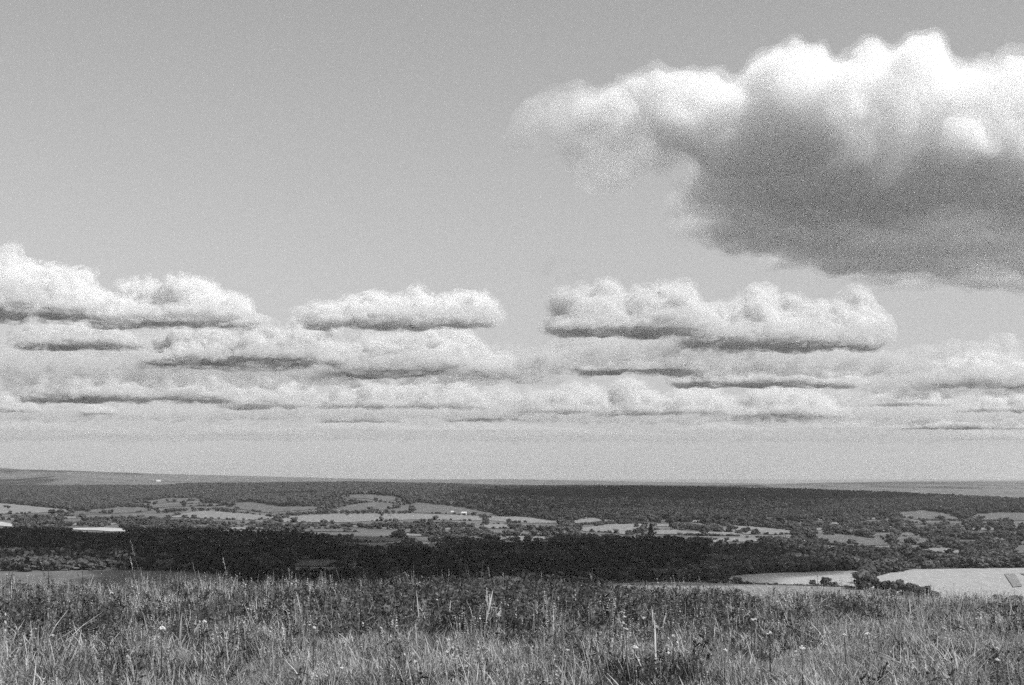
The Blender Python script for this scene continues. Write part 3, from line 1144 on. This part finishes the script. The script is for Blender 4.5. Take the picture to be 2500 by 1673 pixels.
STALKS = [  # x and row of the foot, x and row of the tip
    (365, 1425, 318, 1318), (345, 1425, 318, 1360), (485, 1430, 470, 1374), (570, 1440, 545, 1362), (713, 1470, 705, 1388), (790, 1450, 786, 1395), (810, 1440, 806, 1405),
    (690, 1480, 684, 1432), (728, 1450, 735, 1425), (332, 1430, 328, 1392), (120, 1420, 98, 1366), (1010, 1450, 990, 1398), (1085, 1450, 1078, 1392), (1100, 1445, 1096, 1390),
    (1200, 1450, 1192, 1385), (1225, 1440, 1228, 1398), (1330, 1440, 1322, 1396), (1450, 1445, 1442, 1402), (1180, 1560, 1188, 1436), (1208, 1540, 1194, 1452), (990, 1500, 978, 1445),
    (560, 1640, 552, 1545), (215, 1640, 228, 1572), (330, 1670, 312, 1602), (570, 1640, 580, 1572), (700, 1600, 690, 1530), (1090, 1640, 1096, 1560), (960, 1590, 975, 1560),
    (850, 1620, 835, 1560), (1330, 1600, 1336, 1572), (1250, 1620, 1260, 1572), (2330, 1520, 2345, 1462), (2325, 1625, 2340, 1560), (1930, 1640, 1942, 1590), (1680, 1640, 1688, 1585),
    (1790, 1560, 1795, 1520), (2030, 1500, 2034, 1475), (1560, 1600, 1575, 1572)]
STALKS.sort(key=lambda s: s[2])


def stalk_mesh(g, tip, seed):
    rs = random.Random(seed)
    d = tip - g
    bow = Vector((rs.uniform(-.06, .06), rs.uniform(-.06, .06), 0)) * d.length
    pts = [Vector((0, 0, -.04)), d * .3 + bow * .6, d * .65 + bow * .7, d]
    f = 1.05 if tip.y < 17 else .6
    V, Fc = tube(pts, [.0045 * f, .004 * f, .0035 * f, .002 * f], 5)
    hv, hf = [], []
    for k in range(26):
        t = 1 - .28 * k / 26
        c = d * t + bow * .7 * (1 - t) * 2 + Vector((rs.gauss(0, .006), rs.gauss(0, .006), rs.gauss(0, .004)))
        s = rs.uniform(.004, .009)
        a = Vector((rs.gauss(0, 1), rs.gauss(0, 1), rs.gauss(.8, 1))).normalized() * s * 1.6
        b = a.orthogonal().normalized() * s * .7
        o = len(hv)
        hv += [(c - a)[:], (c + b)[:], (c + a)[:], (c - b)[:]]
        hf.append((o, o + 1, o + 2, o + 3))
    return V, Fc, hv, hf


for i, (fx, fy, tx_, ty_) in enumerate(STALKS):
    g = at_meadow(fx, fy)
    tip = at(tx_, ty_, g.y + .05)
    V, Fc, hv, hf = stalk_mesh(g, tip, i)
    r = empty('grass_stalk', g)
    M_ = M_straw if g.y < 17 else M_grass
    obj('stem', mesh_from('stem', V, Fc, [M_], True), r)
    tag(obj('seed_head', mesh_from('seed_head', hv, hf, [M_]), r), kind='stuff')
    tag(r, 'tall pale grass stalk above the meadow, %s of its kind from the left' % ORD[i], 'grass stalk', 'tall pale grass stalks')

FLOWERS = [(392, 1548), (496, 1530), (766, 1545), (1525, 1517), (1522, 1532), (1530, 1549), (1550, 1595), (1573, 1520), (1603, 1542), (1645, 1566), (1838, 1524), (1845, 1522),
           (1882, 1560), (1772, 1602), (1960, 1597), (2064, 1562), (2121, 1562), (2438, 1597), (2439, 1626), (270, 1458), (16, 1406)]
FLOWERS.sort()
fbig = {1550, 1960, 1882, 2121, 392}


def flower_meshes(h, rad, seed):
    rs = random.Random(seed)
    V, Fc = tube([(0, 0, -.04), (.008, 0, h * .5), (0, 0, h)], [.004, .0035, .0025], 5)
    pv, pf = [], []
    for k in range(22):
        a, r = rs.uniform(0, 6.28), rad * math.sqrt(rs.random())
        c = np.array([r * math.cos(a), r * math.sin(a), h + .004 + .9 * (rad - r) + rs.uniform(-.003, .003)])
        o = len(pv)
        v = IV1 * np.array([rad * .3, rad * .3, rad * .3]) * rs.uniform(.7, 1.2) + c
        pv += v.tolist()
        pf += (IF1 + o).tolist()
    return V, Fc, pv, pf


for i, (fx, fy) in enumerate(FLOWERS):
    h = .34
    # the foot lies below the head in the picture: find the ground whose head shows at (fx, fy)
    best = None
    for row in np.arange(fy, min(fy + 220, 1900), 3):
        g = at_meadow(fx, row)
        qx, qy = project(np.array([g.x]), np.array([g.y]), np.array([g.z + h]))
        e = abs(qy[0] - fy)
        if best is None or e < best[0]:
            best = (e, g)
    g = best[1]
    rad = .022 if fx in fbig else .015
    V, Fc, pv, pf = flower_meshes(h + .03, rad, i)
    r = empty('white_flower', g, i * .7)
    obj('stem', mesh_from('stem', V, Fc, [M_green], True), r)
    tag(obj('flower_head', mesh_from('flower_head', pv, pf, [M_petal]), r), kind='stuff')
    tag(r, '%swhite flower head in the meadow grass, %s white flower from the left' % ('large ' if fx in fbig else 'small ', ORD[i]), 'flower', 'white flowers in the meadow')
# ------------------------------------------------------------------ clouds: bodies of droplets (volumes), flat bases near 900 m
K = 2500 / 2343.0
IV2, IF2 = icosphere(2)
CLOUD_Z = 900.0
_cmats = {}


def wisp_mat(dens, size, grey):
    """Thin torn cloud: density broken up by fractal noise."""
    m = volume_mat('wisps', dens, .1, grey)
    n = m.node_tree
    v = [x for x in n.nodes if x.type == 'PRINCIPLED_VOLUME'][0]
    tc = n.nodes.new('ShaderNodeTexCoord')
    ns = n.nodes.new('ShaderNodeTexNoise')
    ns.inputs['Scale'].default_value = 1 / size
    ns.inputs['Detail'].default_value = 3
    ns.inputs['Roughness'].default_value = .6
    mr = n.nodes.new('ShaderNodeMapRange')
    mr.inputs['From Min'].default_value = .46
    mr.inputs['From Max'].default_value = .66
    mr.inputs['To Max'].default_value = dens
    n.links.new(tc.outputs['Object'], ns.inputs['Vector'])
    n.links.new(ns.outputs['Fac'], mr.inputs['Value'])
    n.links.new(mr.outputs[0], v.inputs['Density'])
    return m


baked = []


def cmat(d, grey):
    d = float('%.2g' % d)
    if (d, grey) not in _cmats:
        _cmats[d, grey] = volume_mat('cloud_%g' % d, d, .1, grey)
    return _cmats[d, grey]


def cloud_body(label, S, vox, shells, seed, base_z, kids=7, detail=2, noise=1.0, root=None, grey=.985, fine=False):
    """S: list of (centre, radius, x stretch). shells: (name, offset m, density, roughness)."""
    rnd = random.Random(seed)
    out = [(c, r, sx) for c, r, sx in S]
    lev = out
    for k in range(detail):
        new = []
        for ni, (c0, r, sx) in enumerate(lev):
            rnd = random.Random(seed * 7919 + k * 100003 + ni)
            if sx > 1.75:                     # the thin near edge of a flat base stays smooth
                continue
            for i in range(kids):
                v = Vector((rnd.gauss(0, 1), rnd.gauss(0, 1), rnd.gauss(0.35, 1))).normalized()
                v.x *= sx
                rr = r * rnd.uniform(.28, .55)
                if rr > vox * 1.2:
                    new.append((c0 + v * r * rnd.uniform(.75, 1.08), rr, 1 + (sx - 1) * .5))
        out = out + new
        lev = new
    org = sum((s[0] for s in S), Vector()) / len(S)
    org.z = base_z
    C = np.array([(c - org)[:] for c, r, sx in out])
    R = np.array([r for c, r, sx in out])
    SX = np.array([sx for c, r, sx in out])
    if root is None:
        root = empty('cloud', org)
        tag(root, label, 'cloud', 'clouds in the sky')
    shift = org - root.location
    for si, (nm, off, dens, am, *wsize) in enumerate(shells):
        rr = R + off
        ok = rr > vox * .9
        if not ok.any():
            continue
        V = IV2[None] * rr[ok][:, None, None]
        V[:, :, 0] *= SX[ok][:, None]
        V[:, :, 1] *= np.where(SX[ok] > 1.75, 4.0, 1.0)[:, None]
        V = (C[ok][:, None, :] + V).reshape(-1, 3)
        neg = V[:, 2] < 0
        V[neg, 2] *= .6 if nm == 'wisps' else .3 if fine else .1
        n = int(ok.sum())
        Fc = (IF2[None] + np.arange(n)[:, None, None] * len(IV2)).reshape(-1, 3)
        o = obj(nm, mesh_from(nm, V, Fc, [wisp_mat(dens, wsize[0], grey) if wsize else cmat(dens, grey)]), root, shift)
        rm = o.modifiers.new('union', 'REMESH')
        rm.mode = 'VOXEL'
        rm.voxel_size = vox
        for q, (ns, st) in enumerate(((vox * 14, vox * 4.5), (vox * 5, vox * 2.2)) + (((vox * 2.2, vox * 1.5),) if fine else ())):
            t = bpy.data.textures.new('billow', 'CLOUDS')
            t.noise_scale = ns
            t.noise_depth = 3
            dm = o.modifiers.new('billow', 'DISPLACE')
            dm.texture = t
            dm.texture_coords = 'GLOBAL'
            dm.strength = st * am * noise
            dm.mid_level = .5
        rm = o.modifiers.new('seal', 'REMESH')
        rm.mode = 'VOXEL'
        rm.voxel_size = vox * .9
        baked.append(o)
    return root


def bake_clouds():
    """Apply the modifiers and keep the one connected body of each shell."""
    dg = bpy.context.evaluated_depsgraph_get()
    for o in baked:
        me = bpy.data.meshes.new_from_object(o.evaluated_get(dg))
        nv, ne = len(me.vertices), len(me.edges)
        e = np.empty(ne * 2, dtype=np.int64)
        me.edges.foreach_get('vertices', e)
        e = e.reshape(-1, 2)
        lab = np.arange(nv)
        while True:
            m = np.minimum(lab[e[:, 0]], lab[e[:, 1]])
            new = lab.copy()
            np.minimum.at(new, e[:, 0], m)
            np.minimum.at(new, e[:, 1], m)
            new = new[new]
            if (new == lab).all():
                break
            lab = new
        ids, cnt = np.unique(lab, return_counts=True)
        pieces = [me]
        if len(ids) > 1:                      # separate billows become parts of their own, crumbs go
            q = np.empty(len(me.loops), dtype=np.int64)
            me.loops.foreach_get('vertex_index', q)
            q = q.reshape(-1, 4)
            co = np.empty(nv * 3)
            me.vertices.foreach_get('co', co)
            co = co.reshape(-1, 3)
            pl = lab[q[:, 0]]
            pieces = []
            for c in ids[np.argsort(-cnt)]:
                n = int(cnt[ids == c][0])
                if pieces and (n < .05 * nv or n < 60):
                    break
                vm = np.nonzero(lab == c)[0]
                re = np.zeros(nv, dtype=np.int64)
                re[vm] = np.arange(len(vm))
                pieces.append(mesh_from(o.name, co[vm], re[q[pl == c]], [me.materials[0]]))
        for extra in pieces[1:]:
            obj(o.name.split('.')[0], extra, o.parent, o.location)
        me = pieces[0]
        old = o.data
        o.modifiers.clear()
        o.data = me
        me.name = old.name
        bpy.data.meshes.remove(old)


def cloud_row(label, tops, yb, seed, k=1.0, under=.6, H=CLOUD_Z, rmin=60, fill=1.0, soft=1.0, bank=False):
    """A cloud from its outline in the photograph: tops = [(x, y)...], yb = row of the far edge of its flat base."""
    rnd = random.Random(seed)
    xs = [t[0] * K for t in tops]
    ys = [t[1] * K for t in tops]
    ybn = yb * K
    hpx = ybn - min(ys)
    k = k * (1.0 if yb < 850 else .75 if yb < 930 else .5)  # thinned by row to imitate fading with distance
    df = (H - EYE) * F / (HY - ybn)
    dn = (H - EYE) * F / (HY - (ybn - under * hpx))
    S = []
    rlast = 150.0
    x = xs[0]
    while x < xs[-1]:
        yt = float(np.interp(x, xs, ys))
        thick = None
        for rep in range(4 if bank else 6):
            u = (rep + rnd.random()) / (4 if bank else 6)
            d = df - u * min(df - dn, 16 * rlast)
            zt = at(x, yt, d).z
            th = max((zt - H) * (rnd.uniform(.4, 1.0) if rep else rnd.uniform(.75, 1.15)) * (1 if u < .42 else .3), rmin * (1 - .5 * u))
            r = max(th * rnd.uniform(.42, .56), rmin * .5 * (1 - .4 * u))
            c = at(x, yt, d)
            c.z = H + max(th - r, r * .35)
            S.append((c, r, rnd.uniform(1.1, 1.5) if u < .42 else rnd.uniform(2.4, 3.4)))
            thick = r if thick is None else max(thick, r)
            rlast = max(r, .8 * rlast)
        x += max(thick * F / d * rnd.uniform(.6, 1.15) / fill, 6)
    r = sum(s[1] for s in S) / len(S)
    vox = max(r / (3 if bank else 4.0), 14)
    if bank:
        sh = [('wisps', .5 * r, 1.8 / r * k, 1.4, r * 1.6)]
    else:
        sh = [('fringe', .6 * r * soft, 1.0 / r * k, 1.6, r * 1.3), ('body', -.05 * r, 1.5 / r * k, 1.8)]
    return cloud_body(label, S, vox, sh, seed, H, grey=.84 if bank else .93 if yb < 760 else .88, noise=.5, kids=5)  # row clouds coloured grey in place of distance haze and shade


def puffs(lst):
    return [(at(x * K, y * K, d), r * K * d / F, sx) for x, y, d, r, sx in lst]


def base_puffs():
    """The flat-based mass behind the bright front of the large cloud, seen from below."""
    rnd = random.Random(4)
    out = []
    d = 4500
    while d < 6900:
        x = float(np.interp(d, [4300, 4700, 5300, 5830, 6340, 6620, 6850], [1640, 1570, 1600, 1720, 1870, 2020, 2180]))
        x0 = x
        while x < 2620:
            edge = min(1.0, (x - x0) / 420 + .22) * (1.0 if d < 5800 else .7)
            r = rnd.uniform(170, 250) * max(.25, edge)
            c = at(x * K, 500, d)
            c.z = CLOUD_Z + r * rnd.uniform(.3, .8)
            out.append((c, r, 1.3))
            x += rnd.uniform(.75, 1.1) * r * F / d / K
        d += rnd.uniform(260, 340)
    return out


D = 4350
FRONT = [
    (1370, 250, D + 300, 34, 1.6), (1430, 220, D + 250, 40, 1.5), (1500, 190, D, 46, 1.6), (1590, 200, D, 50, 1.6), (1650, 225, D, 56, 1.3), (1540, 240, D, 55, 1.6), (1690, 245, D + 100, 70, 1.1),
    (1750, 200, D + 100, 76, 1.1), (1845, 135, D + 150, 46, 1), (1860, 235, D, 120, 1.1), (1970, 215, D, 92, 1.2),
    (2075, 190, D, 80, 1.1), (2100, 130, D + 100, 26, 1), (2200, 260, D + 50, 105, 1.2), (2330, 265, D, 105, 1.2), (2480, 280, D + 100, 120, 1.2),
    (2620, 290, D + 200, 130, 1.2), (2230, 330, D - 50, 75, 1.3), (2350, 340, D - 50, 70, 1.3), (1760, 310, D + 150, 85, 1.3), (2050, 310, D + 150, 95, 1.3),
    (1640, 300, D + 200, 70, 1.3), (1530, 300, D + 400, 50, 1.4), (1900, 330, D + 400, 90, 1.5), (1560, 285, D + 100, 60, 1.2), (1650, 295, D + 50, 70, 1.2), (1480, 265, D + 150, 50, 1.2), (1700, 335, D + 100, 70, 1.2)]
big = cloud_body('large bright cumulus cloud with dark flat base filling the upper right sky', puffs([(x, y + 14, d, q, e) for x, y, d, q, e in FRONT]) + base_puffs(), 15, [('fringe', 18, .0035, 1.7), ('body', -15, .0075, 1.7)], 6, CLOUD_Z, kids=9, detail=2, grey=.98, fine=True)
cloud_body(None, puffs([(x, y + 14, d, q, e) for x, y, d, q, e in FRONT]), 15, [('billows', 0, .018, 1.7)], 6, CLOUD_Z + 60, kids=9, detail=2, root=big, grey=1.0, fine=True)
cloud_body('thin ragged wisp trailing off the left end of the large cloud', puffs([
    (1170, 328, D + 200, 16, 1.5), (1210, 310, D + 200, 22, 1.4), (1250, 280, D + 200, 38, 1.4), (1310, 255, D + 200, 45, 1.4), (1370, 245, D + 250, 50, 1.4),
    (1330, 320, D + 300, 40, 1.6), (1420, 310, D + 300, 60, 1.5), (1510, 330, D + 200, 65, 1.5), (1400, 380, D + 400, 40, 1.8), (1520, 380, D + 300, 30, 1.3)]),
    18, [('fringe', 30, .006, 1.4, 130.0), ('body', -5, .004, 1.2)], 2, CLOUD_Z - 100)
CL = [
    ('bright rounded cloud cut by the left edge of the picture', [(-160, 700), (-80, 600), (0, 588), (60, 605), (90, 625), (140, 625), (205, 650), (228, 715)], 745, 1.3),
    ('pale domed cloud right of the bright cloud at the left edge', [(240, 700), (300, 670), (380, 665), (440, 645), (500, 660), (550, 690), (582, 725)], 755, .8),
    ('low flat cloud with a bright right end under the bright left cloud', [(55, 780), (90, 738), (160, 728), (230, 735), (290, 765), (320, 790)], 803, .9),
    ('small bright heap of cloud left of the long grey base', [(335, 820), (380, 785), (440, 760), (500, 758), (530, 800)], 838, 1.0),
    ('cloud with several small turrets and a flat grey base', [(520, 800), (590, 730), (620, 760), (690, 742), (740, 765), (790, 800)], 842, .9),
    ('wide ragged cloud high above the middle of the left bank', [(715, 715), (750, 690), (830, 680), (900, 665), (1000, 668), (1060, 675), (1110, 690), (1135, 730)], 755, .8),
    ('long dark based cloud left of the picture centre', [(760, 815), (800, 780), (870, 770), (930, 752), (1000, 745), (1060, 765), (1120, 800), (1190, 845)], 866, 1.1),
    ('broad low cloud with a long dark base above the left fields', [(85, 860), (140, 828), (220, 838), (300, 835), (380, 845), (440, 825), (500, 850), (535, 900)], 924, 1.0),
    ('small bright cloud low at the left edge', [(-80, 925), (-20, 905), (40, 905), (85, 930)], 945, .9),
    ('tiny bright puff right of the low left edge cloud', [(185, 938), (215, 925), (265, 935)], 950, .8),
    ('ragged cloud right of the broad low left cloud', [(530, 890), (570, 850), (640, 855), (690, 880), (730, 925)], 938, .7),
    ('grey ragged cloud under the long dark based cloud', [(740, 900), (800, 870), (880, 880), (980, 868), (1060, 880), (1110, 910)], 938, .8),
    ('low pale heap of cloud near the horizon left of centre', [(735, 955), (770, 930), (850, 922), (900, 935), (930, 958)], 968, .8),
    ('bright low cloud just left of the picture centre', [(1030, 945), (1070, 910), (1130, 900), (1180, 905), (1210, 945)], 966, .9),
    ('small cloud below the wisp of the large cloud', [(1285, 730), (1310, 685), (1355, 668), (1400, 680), (1430, 720)], 775, .6),
    ('grey cloud between the small cloud and the bright capped one', [(1400, 730), (1460, 680), (1510, 655), (1560, 665), (1610, 700)], 775, .7),
    ('bright capped flat based cloud under the large cloud', [(1590, 740), (1640, 695), (1700, 685), (1800, 672), (1870, 690), (1950, 690), (1990, 720), (2010, 770)], 808, 1.1),
    ('bright left end of the long cloud right of centre', [(1330, 830), (1380, 800), (1440, 790), (1510, 780), (1560, 778), (1600, 820)], 860, 1.0),
    ('long dark based cloud right of the picture centre', [(1560, 835), (1640, 810), (1720, 818), (1800, 810), (1880, 825), (1960, 860)], 890, 1.1),
    ('soft heap of cloud under the bright end right of centre', [(1395, 930), (1430, 872), (1480, 880), (1530, 910), (1580, 885), (1650, 900), (1690, 935)], 952, .8),
    ('bright low heap right of the soft heap', [(1700, 930), (1730, 890), (1790, 882), (1850, 888), (1900, 920), (1940, 945)], 958, .9),
    ('pale soft cloud low between the two long dark bases', [(1190, 915), (1240, 890), (1300, 880), (1360, 895), (1400, 930)], 950, .6),
    ('pale flat cloud low at the right edge', [(2120, 860), (2180, 825), (2260, 815), (2340, 825), (2450, 850)], 888, .7),
    ('faint cloud under the right end of the long dark base', [(1990, 915), (2050, 890), (2120, 885), (2180, 915)], 932, .7),
    ('peaked pale cloud low near the right edge', [(2060, 965), (2130, 940), (2210, 918), (2270, 940), (2360, 955), (2450, 965)], 984, .8),
    ('dark based cloud at the right edge above the peaked one', [(2190, 930), (2260, 905), (2340, 900), (2440, 910)], 945, .8),
]
for i, (lab, tops, yb, k) in enumerate(CL):
    cloud_row(lab, tops, yb, 100 + i, k)
BANKS = [
    ('soft grey bank filling the gaps between the clouds at the left', [(-150, 800), (60, 770), (250, 780), (420, 750), (640, 780), (760, 800), (900, 760), (1150, 790), (1240, 860)], 880, .9),
    ('torn grey cloud bank between the rows at the right of centre', [(1240, 800), (1330, 740), (1480, 720), (1620, 740), (1800, 770), (1980, 790), (2060, 840)], 860, .9),
    ('ragged low bank of cloud along the left half of the horizon', [(-150, 930), (100, 905), (400, 920), (700, 900), (950, 910), (1150, 895), (1260, 930)], 962, .9),
    ('ragged low bank of cloud along the right half of the horizon', [(1200, 930), (1400, 900), (1700, 905), (1950, 890), (2200, 900), (2500, 890)], 968, .9),
    ('faint streaked cloud just above the horizon at the left', [(-150, 985), (150, 955), (500, 965), (850, 955), (1200, 975)], 1010, .3),
    ('faint streaked cloud just above the horizon at the right', [(1150, 985), (1500, 960), (1850, 968), (2150, 955), (2500, 965)], 1012, .3),
    ('pale torn cloud under the right end of the large cloud', [(2020, 850), (2100, 810), (2250, 790), (2400, 800), (2520, 830)], 905, .8),
]
for i, (lab, tops, yb, k) in enumerate(BANKS):
    cloud_row(lab, tops, yb, 300 + i, k, bank=True, rmin=140)
ORDC = ['first', 'second', 'third', 'fourth', 'fifth', 'sixth', 'seventh', 'eighth', 'ninth']
_rc = random.Random(77)
for i, x in enumerate((60, 330, 620, 900, 1140, 1420, 1700, 1960, 2220)):
    x += _rc.uniform(-60, 60)
    w, yb, h = _rc.uniform(220, 420), _rc.uniform(980, 1016), _rc.uniform(16, 26)
    cloud_row('small faint cloud low over the horizon, %s of its row from the left' % ORDC[i],
              [(x - w / 2, yb - 4), (x - w * .2, yb - h), (x + w * .15, yb - h * .8), (x + w / 2, yb - 5)], yb, 500 + i, .16)
cloud_body('faint grey shred of cloud alone below the left end of the large cloud', puffs([
    (1245, 625, 7000, 14, 1.4), (1275, 610, 7000, 16, 1.4), (1300, 622, 7000, 15, 1.6), (1330, 640, 7000, 10, 1.6)]), 16, [('wisps', 15, .0035, 1.4, 90.0)], 8, 900, kids=4, detail=1, grey=.55)

# an added, unseen cloud overhead, shaped so its shadow covers the dark wood
def shadow_cloud():
    rnd = random.Random(9)
    S = []
    H = 1300.0
    for px in range(-350, 1700, 75):
        lo = max(1300, float(np.interp(px, [-350, 0, 640, 780, 850, 1100, 1240, 1540, 1700], [1302, 1304, 1310, 1318, 1340, 1350, 1335, 1328, 1336])))
        end = 1356 if px < 440 else 1425
        row = lo
        while row < end:
            g = ground_at(px, row)
            k = (H + 60 - g.z) / SUN_DIR.z
            c = g + SUN_DIR * k
            S.append((Vector((c.x, c.y, H + 60)), rnd.uniform(85, 130), 1.1))
            row += 16 if row < 1360 else 26
    cloud_body('added unseen cloud overhead, shaped to shade the dark wood', S, 32, [('body', 0, .02, .7)], 9, H, kids=2, detail=1)


shadow_cloud()
bake_clouds()

# an added scattering veil that greys the sky and gives it sampling grain: a shell 6 km up that follows the round earth
def sky_veil():
    V, Fc = [], []
    RE, h0, h1 = 6.37e6, 6000.0, 6400.0
    rings = [0, 8e3, 16e3, 30e3, 50e3, 80e3, 120e3, 170e3, 230e3, 290e3]
    n = 64
    for h in (h0, h1):
        for r in rings:
            for i in range(n):
                a = 2 * math.pi * i / n
                V.append((r * math.cos(a), r * math.sin(a), h - r * r / (2 * RE)))
    m = len(rings)
    for s in (0, 1):
        for j in range(m - 1):
            for i in range(n):
                a, b = s * m * n + j * n + i, s * m * n + j * n + (i + 1) % n
                q = (a, b, b + n, a + n)
                Fc.append(q if s else q[::-1])
    for i in range(n):
        a, b = (m - 1) * n + i, (m - 1) * n + (i + 1) % n
        Fc.append((a, b, b + m * n, a + m * n))
    me = mesh_from('sky', V, Fc, [volume_mat('high_veil', 0.04 / 400, .1)])
    bm = bmesh.new()
    bm.from_mesh(me)
    bmesh.ops.remove_doubles(bm, verts=bm.verts, dist=1.0)
    bmesh.ops.recalc_face_normals(bm, faces=bm.faces)
    bm.to_mesh(me)
    bm.free()
    tag(obj('sky', me), kind='structure')


sky_veil()
